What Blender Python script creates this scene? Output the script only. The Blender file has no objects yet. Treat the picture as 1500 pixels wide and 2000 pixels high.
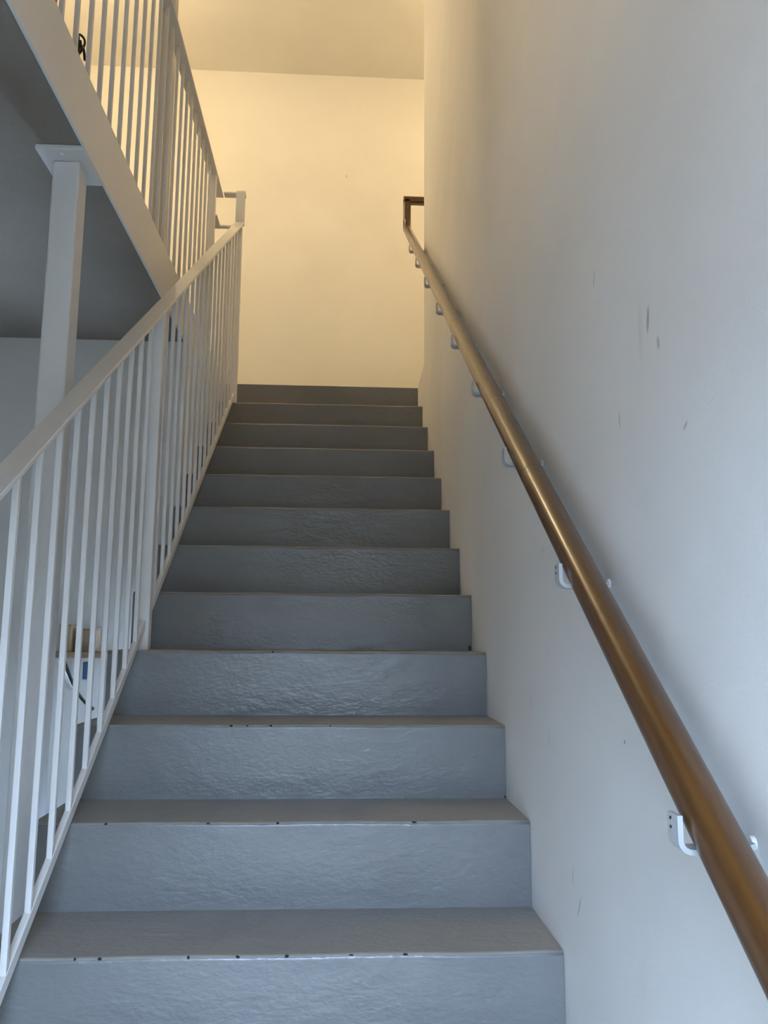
import bpy, bmesh, math, random
from mathutils import Vector, Matrix

random.seed(7)
S = bpy.context.scene
COL = S.collection

# ------------------------------------------------------------------ camera
CAM = Vector((-0.43472, -1.37123, 0.76335))
PITCH, YAW, ROLL, FPX = 0.1510185, 0.0548481, 0.0067729, 1603.63
F = Vector((math.sin(YAW) * math.cos(PITCH), math.cos(YAW) * math.cos(PITCH), math.sin(PITCH)))
RR = Vector((math.cos(YAW), -math.sin(YAW), 0))
UU = RR.cross(F)
R2 = math.cos(ROLL) * RR + math.sin(ROLL) * UU
U2 = -math.sin(ROLL) * RR + math.cos(ROLL) * UU
cam = bpy.data.objects.new('camera', bpy.data.cameras.new('camera'))
COL.objects.link(cam)
cam.data.sensor_fit = 'VERTICAL'
cam.data.sensor_height = 36.0
cam.data.sensor_width = 27.0
cam.data.lens = FPX / 2000 * 36.0
cam.data.clip_start = 0.02
m = Matrix((R2, U2, -F)).transposed().to_4x4()
m.translation = CAM
cam.matrix_world = m
S.camera = cam

# ------------------------------------------------------------------ light and exposure
S.view_settings.view_transform = 'Standard'
S.view_settings.look = 'None'
S.view_settings.gamma = 1.0
S.view_settings.use_curve_mapping = False
S.view_settings.exposure = 0.0
S.cycles.diffuse_bounces = 8
S.cycles.max_bounces = 12

world = bpy.data.worlds.new('world')
S.world = world
world.use_nodes = True
bg = world.node_tree.nodes['Background']
bg.inputs[0].default_value = (0.49, 0.69, 1.0, 1)
bg.inputs[1].default_value = 56.0


def area_light(name, loc, direction, sx, sy, power, col):
    l = bpy.data.lights.new(name, 'AREA')
    l.shape = 'RECTANGLE'
    l.size, l.size_y = sx, sy
    l.energy = power
    l.color = col
    o = bpy.data.objects.new(name, l)
    COL.objects.link(o)
    o.location = loc
    o.rotation_euler = Vector(direction).to_track_quat('-Z', 'Y').to_euler()
    return o


# daylight coming in through the glazed entrance door at the foot of the stairs
DOOR_Y = -2.25
portal = area_light('sky_portal_at_door', (-0.55, DOOR_Y - 0.11, 0.325), (0, 1, 0), 0.9, 2.45, 1.0, (1, 1, 1))
portal.data.cycles.is_portal = True
LAMP_GLOW = 122.0
LAMP_COL = (1.0, 0.77, 0.46)

# ------------------------------------------------------------------ measures
T, R = 0.26, 0.180283
M = R / T                     # slope
SX0, SX1 = -1.088, 0.0        # stair left end / right wall
ZF = -5 * R                   # entrance floor
ZL = 12 * R                   # landing level
YB = 4.25                     # back wall
ZC = 4.93                     # upper ceiling
XL = -2.75                    # far left wall
YU = 1.98                     # wall under the gallery
ZS = 1.985                    # gallery soffit
WE = 2.772                    # end of the right wall


# ------------------------------------------------------------------ materials
def new_mat(name):
    mt = bpy.data.materials.new(name)
    mt.use_nodes = True
    nt = mt.node_tree
    return mt, nt, nt.nodes['Principled BSDF']


def nd(nt, typ, **kw):
    n = nt.nodes.new(typ)
    for k, v in kw.items():
        setattr(n, k, v)
    return n


def ramp(nt, src, stops):
    r = nd(nt, 'ShaderNodeValToRGB')
    e = r.color_ramp.elements
    while len(e) < len(stops):
        e.new(0.5)
    for i, (p_, c) in enumerate(stops):
        e[i].position = p_
        e[i].color = (*c, 1) if len(c) == 3 else c
    nt.links.new(src, r.inputs[0])
    return r


def noise(nt, scale, detail=3.0, vec=None, rough=0.55):
    n = nd(nt, 'ShaderNodeTexNoise')
    n.inputs['Scale'].default_value = scale
    n.inputs['Detail'].default_value = detail
    n.inputs['Roughness'].default_value = rough
    if vec is not None:
        nt.links.new(vec, n.inputs['Vector'])
    return n


def bump(nt, bsdf, layers):
    prev = None
    for sock, strength, dist in layers:
        b = nd(nt, 'ShaderNodeBump')
        b.inputs['Strength'].default_value = strength
        b.inputs['Distance'].default_value = dist
        nt.links.new(sock, b.inputs['Height'])
        if prev:
            nt.links.new(prev, b.inputs['Normal'])
        prev = b.outputs[0]
    nt.links.new(prev, bsdf.inputs['Normal'])


def paint(name, c0, c1, rough=0.5, fine=(140, 0.25, 0.002), wave=(2.2, 0.25, 0.02), marks=None, axes=None):
    mt, nt, b = new_mat(name)
    g = nd(nt, 'ShaderNodeNewGeometry')
    pos = g.outputs['Position']
    n1 = noise(nt, 1.7, 4, pos)
    r = ramp(nt, n1.outputs[0], [(0.3, c0), (0.7, c1)])
    col = r.outputs[0]
    if marks:
        for (a, bb, ra, rb, ang, depth, tint) in marks:
            # one scuff: soft ellipse in the wall's own plane
            sep = nd(nt, 'ShaderNodeSeparateXYZ')
            nt.links.new(pos, sep.inputs[0])
            ca, sa = math.cos(ang), math.sin(ang)

            def lin(ka, kb, kc):
                m1 = nd(nt, 'ShaderNodeMath', operation='MULTIPLY_ADD')
                nt.links.new(sep.outputs[axes[0]], m1.inputs[0])
                m1.inputs[1].default_value = ka
                m1.inputs[2].default_value = kc
                m2 = nd(nt, 'ShaderNodeMath', operation='MULTIPLY_ADD')
                nt.links.new(sep.outputs[axes[1]], m2.inputs[0])
                m2.inputs[1].default_value = kb
                nt.links.new(m1.outputs[0], m2.inputs[2])
                return m2.outputs[0]
            u = lin(ca / ra, sa / ra, -(a * ca + bb * sa) / ra)
            v = lin(-sa / rb, ca / rb, (a * sa - bb * ca) / rb)
            u2 = nd(nt, 'ShaderNodeMath', operation='MULTIPLY')
            nt.links.new(u, u2.inputs[0]); nt.links.new(u, u2.inputs[1])
            v2 = nd(nt, 'ShaderNodeMath', operation='MULTIPLY_ADD')
            nt.links.new(v, v2.inputs[0]); nt.links.new(v, v2.inputs[1]); nt.links.new(u2.outputs[0], v2.inputs[2])
            mr = nd(nt, 'ShaderNodeMapRange')
            mr.inputs['From Min'].default_value = 1.0
            mr.inputs['From Max'].default_value = 0.15
            mr.inputs['To Max'].default_value = depth
            nt.links.new(v2.outputs[0], mr.inputs['Value'])
            mx = nd(nt, 'ShaderNodeMix', data_type='RGBA')
            nt.links.new(mr.outputs[0], mx.inputs['Factor'])
            nt.links.new(col, mx.inputs['A'])
            mx.inputs['B'].default_value = (*tint, 1)
            col = mx.outputs['Result']
    nt.links.new(col, b.inputs['Base Color'])
    b.inputs['Roughness'].default_value = rough
    nw = noise(nt, wave[0], 2, pos)
    nf = noise(nt, fine[0], 3, pos)
    bump(nt, b, [(nw.outputs[0], wave[1], wave[2]), (nf.outputs[0], fine[1], fine[2])])
    return mt


SC = (0.16, 0.145, 0.12)
RIGHT_MARKS = [
    (-0.278, 1.213, 0.006, 0.024, 0.18, 0.62, SC),
    (-0.311, 1.166, 0.006, 0.012, -0.1, 0.45, SC),
    (-0.248, 1.205, 0.012, 0.055, 0.0, 0.16, (0.3, 0.29, 0.26)),
    (-0.147, 1.101, 0.003, 0.016, 0.0, 0.55, SC),
    (-0.046, 1.380, 0.004, 0.020, 0.25, 0.4, SC),
    (-0.117, 0.609, 0.004, 0.004, 0.0, 0.75, SC),
    (0.150, 0.292, 0.004, 0.030, 0.55, 0.5, SC),
    (0.185, 0.335, 0.003, 0.022, 0.3, 0.35, SC),
    (0.335, 0.560, 0.003, 0.022, 0.15, 0.4, SC),
    (0.49, 0.62, 0.004, 0.018, 0.1, 0.35, SC),
    (0.35, 0.95, 0.008, 0.012, 0.0, 0.2, SC),
    (-0.385, 1.03, 0.010, 0.004, -0.5, 0.4, SC),
]
MAT = {}
MAT['wall'] = paint('white_wall_paint', (0.65, 0.635, 0.61), (0.72, 0.705, 0.68), 0.6,
                    fine=(160, 0.22, 0.0016), wave=(3.2, 0.35, 0.02), marks=RIGHT_MARKS, axes=(1, 2))
MAT['back'] = paint('cream_wall_paint', (0.70, 0.67, 0.60), (0.76, 0.73, 0.66), 0.6,
                    marks=[(-0.42, 4.12, 0.006, 0.016, 0, 0.45, SC)], axes=(0, 2))
MAT['ceil'] = paint('ceiling_paint', (0.74, 0.71, 0.64), (0.80, 0.77, 0.70), 0.7)
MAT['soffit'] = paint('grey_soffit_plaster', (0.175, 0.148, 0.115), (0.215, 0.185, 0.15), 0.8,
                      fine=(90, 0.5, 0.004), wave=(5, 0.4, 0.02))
MAT['steel'] = paint('white_steel_paint', (0.64, 0.62, 0.59), (0.70, 0.68, 0.65), 0.4,
                     fine=(220, 0.12, 0.001), wave=(14, 0.1, 0.004))
MAT['post'] = paint('white_post_paint', (0.56, 0.545, 0.52), (0.62, 0.605, 0.58), 0.5,
                    fine=(120, 0.2, 0.0015), wave=(9, 0.15, 0.005))
MAT['bracket'] = paint('bracket_paint', (0.36, 0.37, 0.365), (0.48, 0.49, 0.485), 0.4,
                       fine=(300, 0.15, 0.001), wave=(30, 0.15, 0.002))
MAT['ground'] = paint('entrance_floor', (0.11, 0.098, 0.085), (0.14, 0.126, 0.11), 0.5)
MAT['pave'] = paint('pavement', (0.085, 0.066, 0.045), (0.105, 0.082, 0.058), 0.8)
MAT['card'] = paint('brown_cardboard', (0.33, 0.22, 0.13), (0.42, 0.29, 0.18), 0.85)
MAT['board'] = paint('shelf_board', (0.24, 0.16, 0.10), (0.32, 0.22, 0.14), 0.6)
MAT['red'] = paint('red_plastic', (0.35, 0.06, 0.03), (0.42, 0.08, 0.04), 0.4)
MAT['blue'] = paint('blue_plastic', (0.02, 0.07, 0.16), (0.03, 0.09, 0.20), 0.4)
MAT['dark'] = paint('black_rubber', (0.008, 0.010, 0.008), (0.016, 0.018, 0.014), 0.5)
MAT['chip'] = paint('bare_dark_chip', (0.010, 0.009, 0.008), (0.03, 0.027, 0.022), 0.9)

# glossy grey-blue stair enamel over uneven brushwork; the treads carry a film of brown dust
def enamel(name, c0, c1, r0, r1):
    mt, nt, b = new_mat(name)
    pos = nd(nt, 'ShaderNodeNewGeometry').outputs['Position']
    n1 = noise(nt, 3.5, 5, pos)
    cr = ramp(nt, n1.outputs[0], [(0.25, c0), (0.75, c1)])
    nt.links.new(cr.outputs[0], b.inputs['Base Color'])
    n3 = noise(nt, 9, 3, pos)
    rr = ramp(nt, n3.outputs[0], [(0.3, (r0,) * 3), (0.75, (r1,) * 3)])
    nt.links.new(rr.outputs[0], b.inputs['Roughness'])
    mp = nd(nt, 'ShaderNodeMapping')
    mp.inputs['Scale'].default_value = (0.55, 1.0, 1.0)
    nt.links.new(pos, mp.inputs[0])
    na = noise(nt, 26, 3, mp.outputs[0])
    nb = noise(nt, 120, 3, mp.outputs[0])
    bump(nt, b, [(na.outputs[0], 0.38, 0.008), (nb.outputs[0], 0.34, 0.003)])
    return mt


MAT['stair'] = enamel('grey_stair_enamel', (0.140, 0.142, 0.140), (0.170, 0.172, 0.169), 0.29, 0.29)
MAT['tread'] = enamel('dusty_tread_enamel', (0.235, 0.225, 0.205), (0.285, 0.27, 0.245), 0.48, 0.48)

# varnished wood; grain runs along the rail's slope
mt, nt, b = new_mat('varnished_beech')
pos = nd(nt, 'ShaderNodeNewGeometry').outputs['Position']
mp = nd(nt, 'ShaderNodeMapping')
mp.vector_type = 'POINT'
mp.inputs['Rotation'].default_value = (-math.atan(M), 0, 0)
nt.links.new(pos, mp.inputs[0])
mp2 = nd(nt, 'ShaderNodeMapping')
mp2.inputs['Scale'].default_value = (1, 0.06, 1)
nt.links.new(mp.outputs[0], mp2.inputs[0])
n1 = noise(nt, 75, 5, mp2.outputs[0], 0.6)
n2 = noise(nt, 14, 3, mp2.outputs[0])
cr = ramp(nt, n1.outputs[0], [(0.30, (0.055, 0.020, 0.004)), (0.55, (0.094, 0.038, 0.008)), (0.78, (0.125, 0.054, 0.013))])
c2 = ramp(nt, n2.outputs[0], [(0.35, (0.72, 0.70, 0.66)), (0.65, (1.0, 1.0, 1.0))])
mx = nd(nt, 'ShaderNodeMix', data_type='RGBA', blend_type='MULTIPLY')
mx.inputs['Factor'].default_value = 0.8
nt.links.new(cr.outputs[0], mx.inputs['A'])
nt.links.new(c2.outputs[0], mx.inputs['B'])
nt.links.new(mx.outputs['Result'], b.inputs['Base Color'])
b.inputs['Roughness'].default_value = 0.30
b.inputs['Coat Weight'].default_value = 0.5
b.inputs['Coat Roughness'].default_value = 0.2
bump(nt, b, [(n1.outputs[0], 0.12, 0.0012)])
MAT['wood'] = mt

mt, nt, b = new_mat('rail_joint_line')
b.inputs['Base Color'].default_value = (0.06, 0.022, 0.006, 1)
b.inputs['Roughness'].default_value = 0.5
MAT['joint'] = mt

# door glass
mt, nt, b = new_mat('door_glass')
tr = nd(nt, 'ShaderNodeBsdfTransparent')
gl = nd(nt, 'ShaderNodeBsdfGlossy')
gl.inputs['Roughness'].default_value = 0.02
ms = nd(nt, 'ShaderNodeMixShader')
ms.inputs[0].default_value = 0.06
nt.links.new(tr.outputs[0], ms.inputs[1])
nt.links.new(gl.outputs[0], ms.inputs[2])
nt.links.new(ms.outputs[0], nt.nodes['Material Output'].inputs[0])
MAT['glass'] = mt

mt, nt, b = new_mat('lamp_diffuser')
b.inputs['Base Color'].default_value = (0.9, 0.85, 0.7, 1)
b.inputs['Emission Color'].default_value = (*LAMP_COL, 1)
b.inputs['Emission Strength'].default_value = LAMP_GLOW
MAT['lamp'] = mt
mt = mt.copy()
mt.name = 'fill_lamp_diffuser'
mt.node_tree.nodes['Principled BSDF'].inputs['Emission Strength'].default_value = LAMP_GLOW * 0.5  # weaker glow for the added corridor fill globe
MAT['lamp_fill'] = mt


# ------------------------------------------------------------------ mesh helpers
def finish(name, bm, mat, parent=None, smooth=False):
    bmesh.ops.recalc_face_normals(bm, faces=bm.faces[:])
    if smooth:
        for e in bm.edges:
            if len(e.link_faces) == 2 and e.calc_face_angle(0) > 0.7:
                e.smooth = False
    me = bpy.data.meshes.new(name)
    bm.to_mesh(me)
    bm.free()
    me.materials.append(MAT[mat] if isinstance(mat, str) else mat)
    if smooth:
        for p_ in me.polygons:
            p_.use_smooth = True
    o = bpy.data.objects.new(name, me)
    COL.objects.link(o)
    if parent:
        o.parent = parent
    return o


def add_box(bm, x0, x1, y0, y1, z0, z1, bev=0.0, seg=2):
    r = bmesh.ops.create_cube(bm, size=1.0)
    vs = r['verts']
    for v in vs:
        v.co = Vector(((x0 + x1) / 2 + v.co.x * (x1 - x0), (y0 + y1) / 2 + v.co.y * (y1 - y0), (z0 + z1) / 2 + v.co.z * (z1 - z0)))
    if bev:
        es = list({e for v in vs for e in v.link_edges})
        bmesh.ops.bevel(bm, geom=es, offset=bev, segments=seg, affect='EDGES', profile=0.5)


def box(name, x0, x1, y0, y1, z0, z1, mat, parent=None, bev=0.0, seg=2):
    bm = bmesh.new()
    add_box(bm, x0, x1, y0, y1, z0, z1, bev, seg)
    return finish(name, bm, mat, parent)


def sweep(bm, pts, prof, up=Vector((0, 0, 1)), ups=None):
    """sweep a closed profile [(side, up)] along a polyline with mitred corners"""
    pts = [Vector(q) for q in pts]
    n = len(pts)
    rings = []
    for i in range(n):
        d0 = (pts[i] - pts[i - 1]).normalized() if i else None
        d1 = (pts[i + 1] - pts[i]).normalized() if i < n - 1 else None
        t = d0 if d1 is None else d1 if d0 is None else (d0 + d1).normalized()
        seg = d1 if d1 is not None else d0
        u_ref = ups[i] if ups else up
        side = seg.cross(u_ref)
        if side.length < 1e-4:
            side = seg.cross(Vector((1, 0, 0)))
        side.normalize()
        u = side.cross(seg).normalized()
        if d0 is not None and d1 is not None:
            # project along segment onto the mitre plane
            ring = []
            for a, c in prof:
                o_ = side * a + u * c
                k = -(o_.dot(t)) / seg.dot(t)
                ring.append(bm.verts.new(pts[i] + o_ + seg * k))
        else:
            ring = [bm.verts.new(pts[i] + side * a + u * c) for a, c in prof]
        rings.append(ring)
    m_ = len(prof)
    for i in range(n - 1):
        for j in range(m_):
            bm.faces.new((rings[i][j], rings[i][(j + 1) % m_], rings[i + 1][(j + 1) % m_], rings[i + 1][j]))
    bm.faces.new(rings[0][::-1])
    bm.faces.new(rings[-1])


def circ(r, n=20):
    return [(r * math.cos(2 * math.pi * i / n), r * math.sin(2 * math.pi * i / n)) for i in range(n)]


def rect(w, h, c=0.0015):
    a, b_ = w / 2, h / 2
    return [(-a + c, -b_), (a - c, -b_), (a, -b_ + c), (a, b_ - c), (a - c, b_), (-a + c, b_), (-a, b_ - c), (-a, -b_ + c)]


def tube(name, pts, r, mat, parent=None, n=10):
    bm = bmesh.new()
    sweep(bm, pts, circ(r, n), up=Vector((0.137, 0.211, 0.968)))
    return finish(name, bm, mat, parent, True)


def structure(o):
    o['kind'] = 'structure'
    return o


def tag(o, label, cat, group=None):
    o['label'] = label
    o['category'] = cat
    if group:
        o['group'] = group
    return o


def empty(name, loc, label=None, cat=None, group=None):
    o = bpy.data.objects.new(name, None)
    COL.objects.link(o)
    o.location = loc
    if label:
        tag(o, label, cat, group)
    return o


def adopt(parent, objs):
    """parent with the child staying where it was built"""
    for o in objs:
        o.parent = parent
        o.matrix_parent_inverse = Matrix.Translation(-Vector(parent.location))


# ------------------------------------------------------------------ the setting
structure(box('floor', XL, 0.0, DOOR_Y, YU, ZF - 0.15, ZF, 'ground'))
# right wall: full height up to its end, and the low part under the landing edge
bm = bmesh.new()
prof = [(DOOR_Y, ZF - 0.15), (3.118, ZF - 0.15), (3.118, ZL - 0.002), (3.06, ZL + 0.012), (WE + 0.05, ZL + 0.022), (WE + 0.012, ZL + 0.034), (WE, ZL + 0.06), (WE, ZC), (DOOR_Y, ZC)]
ra = [bm.verts.new((0.0, y, z)) for y, z in prof]
rb_ = [bm.verts.new((0.2, y, z)) for y, z in prof]
for i in range(len(prof)):
    j = (i + 1) % len(prof)
    bm.faces.new((ra[i], ra[j], rb_[j], rb_[i]))
bm.faces.new(ra)
bm.faces.new(rb_[::-1])
es = [e for e in bm.edges if all(abs(v.co.y - WE) < 1e-4 for v in e.verts) and abs(e.verts[0].co.z - e.verts[1].co.z) > 1]
bmesh.ops.bevel(bm, geom=es, offset=0.012, segments=3, affect='EDGES')
structure(finish('wall_right', bm, 'wall'))

structure(box('wall_back', XL, 2.2, YB, YB + 0.2, ZL - 0.2, ZC, 'back'))
structure(box('ceiling', XL, 2.2, DOOR_Y, YB + 0.2, ZC, ZC + 0.2, 'ceil'))
structure(box('wall_left', XL - 0.2, XL, DOOR_Y, YB + 0.2, ZF - 0.15, ZC, 'back'))
structure(box('wall_under_gallery', XL, -1.092, YU, YU + 0.12, ZF - 0.15, ZS, 'wall'))
structure(box('wall_under_landing', -1.212, -1.092, YU + 0.12, YB, ZF - 0.15, ZS, 'wall'))
structure(box('wall_left_light_block', -1.212, -1.092, DOOR_Y, -0.45, ZF - 0.15, ZS, 'wall'))  # unseen partition, added to keep door light off the left side
structure(box('wall_far_right', 2.2, 2.4, 2.3, YB + 0.2, ZL - 0.2, ZC, 'back'))
structure(box('wall_corridor', 0.2, 2.2, 2.3, 2.4, ZL - 0.2, ZC, 'back'))
# upper floor: landing at the head of the stairs, gallery on the left
structure(box('floor_landing', -1.090, 2.2, 3.122, YB, ZL - 0.19, ZL, 'stair'))
structure(box('floor_corridor', 0.2, 2.2, 2.4, 3.122, ZL - 0.19, ZL, 'stair'))
GY0 = -1.0
structure(box('floor_gallery', XL, -1.098, GY0, YB, ZS + 0.035, ZL, 'stair'))
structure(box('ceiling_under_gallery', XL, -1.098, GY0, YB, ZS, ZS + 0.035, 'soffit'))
# painted steel channel along the gallery's edge
bm = bmesh.new()
add_box(bm, -1.098, -1.090, GY0, 3.122, ZS - 0.004, ZL + 0.012, 0.002)
structure(finish('trim_1', bm, 'steel'))

# front wall with the glazed door the daylight comes through
bm = bmesh.new()
DX0, DX1, DZ1 = -1.0, -0.1, 1.48
for a in ((XL, DX0, ZF - 0.15, ZC), (DX1, 0.2, ZF - 0.15, ZC), (DX0, DX1, DZ1, ZC)):
    add_box(bm, a[0], a[1], DOOR_Y - 0.1, DOOR_Y, a[2], a[3])
structure(finish('wall_front', bm, 'back'))
d = empty('door_1', (-0.55, DOOR_Y - 0.06, ZF))
structure(d)
bm = bmesh.new()
for a in ((DX0, DX0 + 0.05, ZF, DZ1), (DX1 - 0.05, DX1, ZF, DZ1), (DX0 + 0.05, DX1 - 0.05, DZ1 - 0.05, DZ1), (DX0 + 0.05, DX1 - 0.05, ZF, ZF + 0.08)):
    add_box(bm, a[0], a[1], DOOR_Y - 0.08, DOOR_Y - 0.03, a[2], a[3], 0.003)
fr = finish('door_frame', bm, 'steel')
pn = box('pane', DX0 + 0.05, DX1 - 0.05, DOOR_Y - 0.06, DOOR_Y - 0.054, ZF + 0.08, DZ1 - 0.05, 'glass')
hd = tube('door_handle', [(DX1 - 0.09, DOOR_Y - 0.03, 0.10), (DX1 - 0.09, DOOR_Y + 0.03, 0.10), (DX1 - 0.09, DOOR_Y + 0.03, 0.38), (DX1 - 0.09, DOOR_Y - 0.03, 0.38)], 0.01, 'dark')
adopt(d, [fr, pn, hd])

# pavement outside the door
structure(box('floor_outside', -40, 40, -60, DOOR_Y - 0.1, ZF - 0.2, ZF - 0.02, 'pave'))
structure(box('wall_sky_cutoff', -30, 30, -14.3, -14.0, ZF - 0.02, 3.3, 'pave'))  # unseen wall added across the street, its height cuts off the low sky

# ------------------------------------------------------------------ staircase
st = empty('staircase', (-0.54, -4 * T, ZF), 'straight flight of grey-blue painted steps rising between wall and white railing', 'stairs')
objs = []
for k in range(-4, 12):
    # riser
    bm = bmesh.new()
    add_box(bm, SX0, SX1 - 0.001, k * T, k * T + 0.035, (k - 1) * R, k * R - 0.03)
    objs.append(finish('riser', bm, 'stair'))
    # tread with a softly rounded, slightly uneven front edge
    bm = bmesh.new()
    rn = 0.0085
    pf = [((k + 1) * T + 0.034, k * R - 0.03), ((k + 1) * T + 0.034, k * R)]
    pf += [(k * T + rn - rn * math.sin(a * math.pi / 10), k * R - rn + rn * math.cos(a * math.pi / 10)) for a in range(6)]
    pf += [(k * T, k * R - 0.03)]
    NX = 24
    rows = []
    for ix in range(NX + 1):
        x = SX0 + (SX1 - 0.001 - SX0) * ix / NX
        row = []
        for n_, (y, z) in enumerate(pf):
            wob = 0.0 if n_ in (0, 1, len(pf) - 1) else 1.0
            row.append(bm.verts.new((x, y + wob * 0.0007 * math.sin(x * 23 + k * 2.1), z + wob * 0.0008 * math.sin(x * 17 + k * 1.3))))
        rows.append(row)
    L = len(pf)
    for ix in range(NX):
        for n_ in range(L):
            f_ = bm.faces.new((rows[ix][n_], rows[ix][(n_ + 1) % L], rows[ix + 1][(n_ + 1) % L], rows[ix + 1][n_]))
            f_.smooth = 2 <= n_ <= 6
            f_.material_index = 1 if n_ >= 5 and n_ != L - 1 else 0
    bm.faces.new(rows[0][::-1])
    bm.faces.new(rows[-1])
    objs.append(finish('tread', bm, 'tread'))
    objs[-1].data.materials.append(MAT['stair'])
# top riser under the landing edge
k = 12
objs.append(box('riser', SX0, SX1 - 0.001, k * T, k * T + 0.0018, (k - 1) * R, k * R - 0.001, 'stair'))
# concrete waist carrying the steps
bm = bmesh.new()
ya, yb = -4 * T + 0.04, 12 * T
off0, off1 = -R - 0.008, -R - 0.17
pr = [(ya, ya * M + off0 + 0.0), (yb, yb * M + off0), (yb, yb * M + off1), (ya + 0.2, ZF), (ya, ZF)]
va = [bm.verts.new((SX0 + 0.004, y, max(z, ZF))) for y, z in pr]
vb = [bm.verts.new((SX1 - 0.003, y, max(z, ZF))) for y, z in pr]
for i in range(len(pr)):
    j = (i + 1) % len(pr)
    bm.faces.new((va[i], va[j], vb[j], vb[i]))
bm.faces.new(va)
bm.faces.new(vb[::-1])
objs.append(finish('waist_slab', bm, 'stair'))
# dark paint chips on the front edges, and the open black corner on the fifth step
rc = random.Random(3)
chips = []
for k, xs in ((1, (-0.905, -0.70, -0.61, -0.52, -0.40, -0.86, -0.30)), (2, (-0.93, -0.56, -0.26, -0.71)), (3, (-0.70, -0.66, -0.60, -0.45)), (4, (-0.62,))):
    for x in xs:
        bm = bmesh.new()
        w, h = rc.uniform(0.0022, 0.006), rc.uniform(0.0016, 0.0035)
        c = Vector((x, k * T + 0.0022, k * R - 0.0024))
        nrm = Vector((0, -0.71, 0.71)); uu = Vector((0, 0.71, 0.71))
        vs = []
        for i in range(7):
            a = i * 2 * math.pi / 7
            rad = rc.uniform(0.6, 1.15)
            vs.append(bm.verts.new(c + nrm * 0.0012 + Vector((1, 0, 0)) * math.cos(a) * w * rad + uu * math.sin(a) * h * rad))
        f_ = bm.faces.new(vs)
        ex = bmesh.ops.extrude_face_region(bm, geom=[f_])
        for g_ in ex['geom']:
            if isinstance(g_, bmesh.types.BMVert):
                g_.co -= nrm * 0.0025
        chips.append(finish('paint_chip', bm, 'chip'))
chips.append(box('corner_gap', -0.0125, -0.0035, 5 * T - 0.0012, 5 * T + 0.001, 4 * R + 0.001, 4 * R + 0.0155, 'dark', None, 0.0005))
chips.append(box('corner_gap', -0.006, -0.0015, 3 * T - 0.001, 3 * T + 0.001, 2 * R + 0.001, 2 * R + 0.006, 'chip', None, 0.0004))
objs += chips
adopt(st, objs)

# ------------------------------------------------------------------ stair railing
XR = -1.008


def nz(y):
    return y * M


RT = 1.005        # top face of the rail above the nosing line
YN = (-0.62, 1.125, 2.895)
YE = 2.915         # where the sloping rail turns up
sr = empty('stair_railing', (XR, 1.125, 4 * R), 'white steel stair railing with thin square balusters along the open side of the steps', 'railing')
objs = []
ZG = ZL + 1.04     # gallery rail height (centre of bar)
th = 0.010
rp = rect(0.050, th, 0.0015)
bm = bmesh.new()
sweep(bm, [(XR, -0.75, nz(-0.75) + RT - th / 2), (XR, YE, nz(YE) + RT - th / 2)], rp)
objs.append(finish('top_rail', bm, 'steel'))
# upright turn of the rail at the landing, then the link across to the gallery rail
ztop = ZG
objs.append(box('rail_riser', XR - 0.025, XR + 0.025, YE - 0.006, YE + 0.006, nz(YE) + RT - 0.022, ztop + 0.006, 'steel', None, 0.0015))
objs.append(box('rail_link', -1.104, XR + 0.0245, YE + 0.006, YE + 0.056, ztop - 0.005, ztop + 0.005, 'steel', None, 0.0015))
zc = 2.985
bm = bmesh.new()
add_box(bm, -1.1105, XR - 0.0175, 2.885, 2.91, zc - 0.005, zc + 0.005, 0.001)
objs.append(finish('cross_bar', bm, 'steel'))
objs.append(box('baluster', -1.069, -1.057, 2.891, 2.903, ZL + 0.012, zc - 0.005, 'steel', None, 0.001))
# bottom rail: flat bar on edge
B0 = 0.010
bm = bmesh.new()
sweep(bm, [(XR, -0.75, nz(-0.75) + B0 + 0.0155), (XR, 2.895, nz(2.895) + B0 + 0.0155)], rect(0.014, 0.025, 0.0012))
objs.append(finish('bottom_rail', bm, 'steel'))
bz0 = B0 + 0.028
for i, yn in enumerate(YN):
    step = math.floor(yn / T + 1e-6)
    ztp = nz(yn) + RT - th - 0.001
    objs.append(box('newel_post', XR - 0.0175, XR + 0.0175, yn - 0.0175, yn + 0.0175, step * R, ztp, 'steel', None, 0.002))
ys = []
sp2 = (2.895 - 1.125) / 17
ys += [1.125 + sp2 * i for i in range(1, 17)]
sp1 = (1.125 + 0.62) / 17
ys += [-0.62 + sp1 * i for i in range(1, 17)]
bw = 0.006
for y in ys:
    bm = bmesh.new()
    za, zb = nz(y) + bz0 - 0.006, nz(min(y, YE)) + RT - th - 0.001
    add_box(bm, XR - bw, XR + bw, y - bw, y + bw, za, zb, 0.0012, 1)
    o = finish('baluster', bm, 'steel')
    objs.append(o)
    bm = bmesh.new()
    r_ = bmesh.ops.create_icosphere(bm, subdivisions=1, radius=0.010)
    for v in r_['verts']:
        v.co = Vector((XR + v.co.x * 0.85, y + v.co.y, nz(y) + bz0 + v.co.z * 0.55 + v.co.y * M))
    w_ = finish('weld', bm, 'steel', None, True)
    w_.parent = o
adopt(sr, objs)

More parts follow.
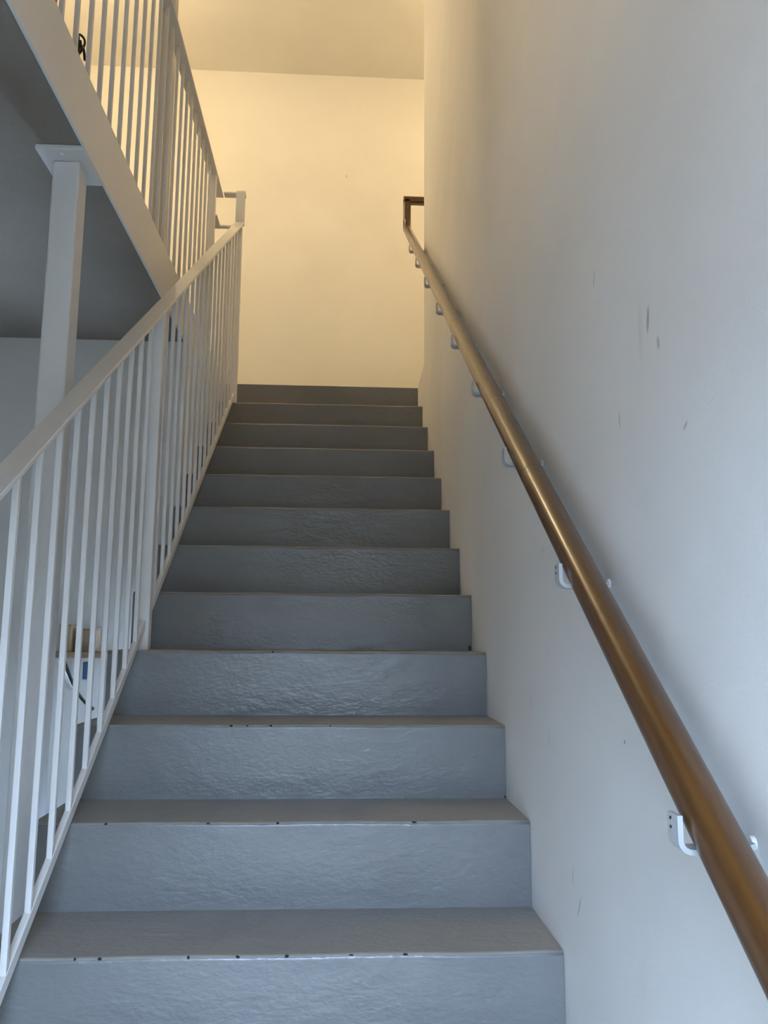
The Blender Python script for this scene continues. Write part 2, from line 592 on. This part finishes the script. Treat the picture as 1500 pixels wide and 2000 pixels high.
# ------------------------------------------------------------------ gallery railing
XG = -1.136
gr = empty('gallery_railing', (XG, 1.6, ZL), 'white steel railing with square balusters along the upper gallery edge', 'railing')
objs = []
bm = bmesh.new()
sweep(bm, [(XG, GY0, ZG), (XG, YE + 0.056, ZG)], rp)
objs.append(finish('top_rail', bm, 'steel'))
bm = bmesh.new()
sweep(bm, [(XG, GY0, ZL + 0.06), (XG, 2.75, ZL + 0.06)], rect(0.014, 0.025, 0.0012))
objs.append(finish('bottom_rail', bm, 'steel'))
objs.append(box('end_bar', XG - 0.0125, -1.111, 2.7675, 2.91, 2.98, 2.99, 'steel', None, 0.001))
for yn in (2.75, -0.5):
    objs.append(box('newel_post', XG - 0.0175, XG + 0.0175, yn - 0.0175, yn + 0.0175, ZL, ZG - 0.005, 'steel', None, 0.002))
ys = [2.75 - i * (2.75 - 1.45) / 12 for i in range(1, 13)] + [1.45 - 0.1075 * i for i in range(1, 18)]
for y in ys:
    objs.append(box('baluster', XG - bw, XG + bw, y - bw, y + bw, ZL + 0.07, ZG - 0.005, 'steel', None, 0.0012, 1))
adopt(gr, objs)

# ------------------------------------------------------------------ posts
PX, PY = -1.151, 0.662
gp = empty('support_post', (PX, PY, ZF), 'white square steel post with bolted head plate holding up the gallery', 'post')
objs = [box('shaft', PX - 0.034, PX + 0.034, PY - 0.034, PY + 0.034, ZF + 0.012, ZS - 0.013, 'post', None, 0.006, 3),
        box('base_plate', PX - 0.07, PX + 0.07, PY - 0.07, PY + 0.07, ZF, ZF + 0.012, 'post', None, 0.002)]
hp = box('head_plate', PX - 0.062, PX + 0.058, PY - 0.085, PY + 0.085, ZS - 0.013, ZS - 0.0005, 'post', None, 0.002)
objs.append(hp)
for sy in (-1, 1):
    bm = bmesh.new()
    bmesh.ops.create_cone(bm, cap_ends=True, segments=6, radius1=0.011, radius2=0.011, depth=0.008)
    for v in bm.verts:
        v.co += Vector((PX - 0.005, PY + sy * 0.06, ZS - 0.016))
    finish('bolt', bm, 'post', hp)
adopt(gp, objs)

CX, CY = -1.225, 1.95
gc = empty('gallery_column', (CX, CY, ZL), 'white square column rising behind the gallery railing to the ceiling', 'post')
objs = [box('shaft', CX - 0.035, CX + 0.035, CY - 0.035, CY + 0.035, ZL + 0.012, ZC, 'post', None, 0.006, 3),
        box('base_plate', CX - 0.06, CX + 0.06, CY - 0.07, CY + 0.07, ZL, ZL + 0.012, 'post', None, 0.002)]
adopt(gc, objs)

# ------------------------------------------------------------------ wooden handrail on the right wall
HX, HR = -0.050, 0.0245


def hz(y):
    return y * M + 0.931


hr = empty('handrail', (HX, 1.0, hz(1.0)), 'varnished brown wooden handrail on hooked wall brackets along the right wall', 'handrail')
objs = []
HE = 3.30
joints = [-1.05, 0.22, 0.58, 1.25, 1.87, 2.45, 2.9, HE]
dirv = Vector((0, 1, M)).normalized()
for a, b_ in zip(joints[:-1], joints[1:]):
    bm = bmesh.new()
    g = 0.0 if b_ == HE else 0.0008
    p0 = Vector((HX, a, hz(a))); p1 = Vector((HX, b_, hz(b_))) - dirv * g
    if b_ == HE:
        # mitre into the upright piece
        sweep(bm, [p0, p1, p1 + Vector((0, 0, 0.055))], circ(HR, 28), up=Vector((1, 0, 0)))
    else:
        sweep(bm, [p0, p1], circ(HR, 28), up=Vector((1, 0, 0)))
    objs.append(finish('rail_length', bm, 'wood', None, True))
for y in joints[1:-1]:
    bm = bmesh.new()
    c = Vector((HX, y, hz(y)))
    sweep(bm, [c - dirv * 0.0009, c + dirv * 0.0009], circ(HR + 0.00025, 28), up=Vector((1, 0, 0)))
    objs.append(finish('joint_ring', bm, 'joint'))
# upright and level pieces turning round the end of the wall
ZT = hz(HE) + 0.185
bm = bmesh.new()
p0 = Vector((HX, HE, hz(HE) + 0.055))
sweep(bm, [p0, (HX, HE, ZT)], rect(0.044, 0.044, 0.008), up=Vector((0, 1, 0)))
objs.append(finish('rail_upright', bm, 'wood'))
bm = bmesh.new()
sweep(bm, [(HX - 0.022, HE, ZT + 0.002), (0.1, HE, ZT + 0.002), (0.1, WE + 0.001, ZT + 0.002)], rect(0.044, 0.044, 0.008))
objs.append(finish('rail_return', bm, 'wood'))
# hooked flat-bar brackets
for y in (-0.50, -0.073, 0.338, 0.734, 1.139, 1.539, 1.965, 2.375, 2.745):
    zc = hz(y)
    w = 0.013
    x_out = HX - HR - 0.008
    zb = zc - HR / math.cos(math.atan(M)) - 0.006
    path = [(-0.004, zb + 0.006), (-0.022, zb)]
    rad = 0.012
    for i in range(7):
        a = -math.pi / 2 - i * math.pi / 12
        path.append((x_out + rad + rad * math.cos(a), zb + rad + rad * math.sin(a)))
    path += [(x_out, zb + 0.036)]
    bm = bmesh.new()
    t2 = 0.0028
    # extrude the strip: offset the path both ways
    left, right = [], []
    for i, (px, pz) in enumerate(path):
        q0 = path[max(i - 1, 0)]; q1 = path[min(i + 1, len(path) - 1)]
        dx, dz = q1[0] - q0[0], q1[1] - q0[1]
        ln = math.hypot(dx, dz)
        nx, nz_ = -dz / ln, dx / ln
        left.append((px + nx * t2, pz + nz_ * t2)); right.append((px - nx * t2, pz - nz_ * t2))
    loop = left + right[::-1]
    f1 = [bm.verts.new((px, y - w, pz)) for px, pz in loop]
    f2 = [bm.verts.new((px, y + w, pz)) for px, pz in loop]
    n_ = len(loop)
    h_ = n_ // 2
    for i in range(n_):
        j = (i + 1) % n_
        bm.faces.new((f1[i], f1[j], f2[j], f2[i]))
    for i in range(h_ - 1):
        for fv in (f1, f2):
            bm.faces.new((fv[i], fv[i + 1], fv[n_ - 2 - i], fv[n_ - 1 - i]))
    br = finish('bracket', bm, 'bracket')
    objs.append(br)
    # saddle stem between hook and rail, wall plate, two screw holes
    box('bracket_saddle', HX - 0.008, HX + 0.008, y - 0.008, y + 0.008, zb, zc - HR * 0.8, 'bracket', br, 0.002)
    bm = bmesh.new()
    bmesh.ops.create_cone(bm, cap_ends=True, segments=24, radius1=0.0075, radius2=0.007, depth=0.005)
    for v in bm.verts:
        v.co = Vector((-0.0026 + -v.co.z, y + v.co.x, zb + 0.006 + v.co.y))
    finish('wall_plate', bm, 'wall', br)
    if y < 0.0:
        for dz in (0.022, 0.031):
            bm = bmesh.new()
            bmesh.ops.create_cone(bm, cap_ends=True, segments=10, radius1=0.0017, radius2=0.0017, depth=0.0012)
            for v in bm.verts:
                v.co = Vector((x_out - t2 - 0.0004 + v.co.z, y + 0.004 + v.co.x, zb + dz + v.co.y))
            finish('screw_hole', bm, 'dark', br)
adopt(hr, objs)

# ------------------------------------------------------------------ upstairs pendant lamp (warm), and an added corridor fill globe
def pendant(LX, LY, LZ, label, mat):
    cl = empty('pendant_lamp', (LX, LY, ZC), label, 'lamp', 'pendant lamps upstairs')
    bm = bmesh.new()
    bmesh.ops.create_cone(bm, cap_ends=True, segments=32, radius1=0.06, radius2=0.05, depth=0.03)
    for v in bm.verts:
        v.co += Vector((LX, LY, ZC - 0.015))
    o1 = finish('ceiling_rose', bm, 'steel')
    o2 = tube('stem', [(LX, LY, ZC - 0.03), (LX, LY, LZ + 0.10)], 0.008, 'steel')
    bm = bmesh.new()
    bmesh.ops.create_uvsphere(bm, u_segments=32, v_segments=16, radius=0.12)
    for v in bm.verts:
        v.co += Vector((LX, LY, LZ))
    o3 = finish('globe', bm, mat, None, True)
    adopt(cl, [o1, o2, o3])


pendant(-1.95, 2.55, ZC - 0.5, 'round warm globe lamp hanging over the gallery', 'lamp')
pendant(0.95, 2.95, ZC - 0.5, 'unseen warm fill globe added in the corridor to brighten the back wall', 'lamp_fill')  # added fill, evens the light on the right part of the back wall

# ------------------------------------------------------------------ things under the gallery
sh = empty('wall_shelf', (-1.41, 1.9, 0.70), 'small brown wooden shelf on the wall under the gallery, seen through the balusters', 'shelf')
o1 = box('board', -1.535, -1.30, 1.80, YU, 0.678, 0.700, 'board', None, 0.002)
bm = bmesh.new()
sweep(bm, [(-1.475, 1.81, 0.672), (-1.475, YU - 0.006, 0.56)], rect(0.012, 0.006, 0.001), up=Vector((0, 0, 1)))
add_box(bm, -1.481, -1.469, YU - 0.006, YU, 0.55, 0.678)
o2 = finish('shelf_bracket', bm, 'post')
adopt(sh, [o1, o2])
bx = empty('cardboard_box', (-1.46, 1.88, 0.70), 'small brown cardboard box standing on the wall shelf', 'box')
o1 = box('body', -1.485, -1.44, 1.83, 1.95, 0.7005, 0.80, 'card', None, 0.002)
o2 = box('flap', -1.485, -1.44, 1.829, 1.951, 0.8, 0.8025, 'card')
adopt(bx, [o1, o2])
b2 = empty('carton', (-1.375, 1.88, 0.70), 'dull olive-brown carton beside the cardboard box on the wall shelf', 'box')
o1 = box('body', -1.415, -1.365, 1.84, 1.95, 0.7005, 0.785, 'board', None, 0.002)
o2 = box('flap', -1.415, -1.365, 1.838, 1.952, 0.785, 0.788, 'card')
adopt(b2, [o1, o2])
cb = empty('hanging_cable', (-1.42, 1.79, 0.6), 'black cable with a blue plug drooping below the wall shelf', 'cable')
pts = []
for i in range(15):
    t_ = i / 14
    pts.append((-1.455 + 0.12 * t_, 1.79 + 0.02 * t_, 0.69 - 0.20 * t_ ** 0.9 - 0.03 * math.sin(t_ * math.pi)))
o1 = tube('cord', pts, 0.006, 'dark')
o2 = box('plug', -1.375, -1.352, 1.775, 1.80, 0.60, 0.665, 'blue', None, 0.004)
adopt(cb, [o1, o2])

# ------------------------------------------------------------------ bits lying on the gallery edge
GXB = -1.21
wc = empty('wire_coil', (GXB, 0.6, ZL), 'tangle of dark green wire lying on the gallery floor behind the balusters', 'wire')
c0 = Vector((-1.21, 0.8428, 2.4727))
pts = []
for i in range(22):
    a = -0.6 + i / 21 * 4.4
    pts.append((c0.x + 0.006 * math.sin(a * 2), c0.y + 0.018 * math.sin(a) + 0.003 * i / 21, c0.z + 0.0 + 0.026 * math.cos(a)))
o1 = tube('wire', pts, 0.0035, 'dark', None, 8)
pts = [(c0.x + 0.008, c0.y - 0.03 + 0.012 * i, c0.z - 0.012 - 0.010 * math.sin(i * 1.9) - 0.004 * i) for i in range(6)]
o2 = tube('wire', pts, 0.004, 'dark', None, 8)
pts = [(c0.x, c0.y - 0.045 + 0.008 * i, c0.z + 0.016 - 0.004 * i) for i in range(4)] + [(c0.x, c0.y - 0.012, c0.z - 0.028), (c0.x + 0.01, c0.y + 0.004, ZL + 0.004), (c0.x + 0.02, c0.y + 0.04, ZL + 0.004)]
o3 = tube('wire', pts, 0.0032, 'dark', None, 8)
adopt(wc, [o1, o2, o3])
rs = Vector((-1.21, 0.6340, 2.4333))
bm = bmesh.new()
sweep(bm, [(rs.x - 0.02, rs.y - 0.01, ZL + 0.006), (rs.x, rs.y, rs.z + 0.03)], circ(0.006, 10), up=Vector((1, 0, 0)))
tag(finish('tool_handle', bm, 'red', None, True), 'thin red-brown handle standing on the gallery beside the balusters', 'handle')
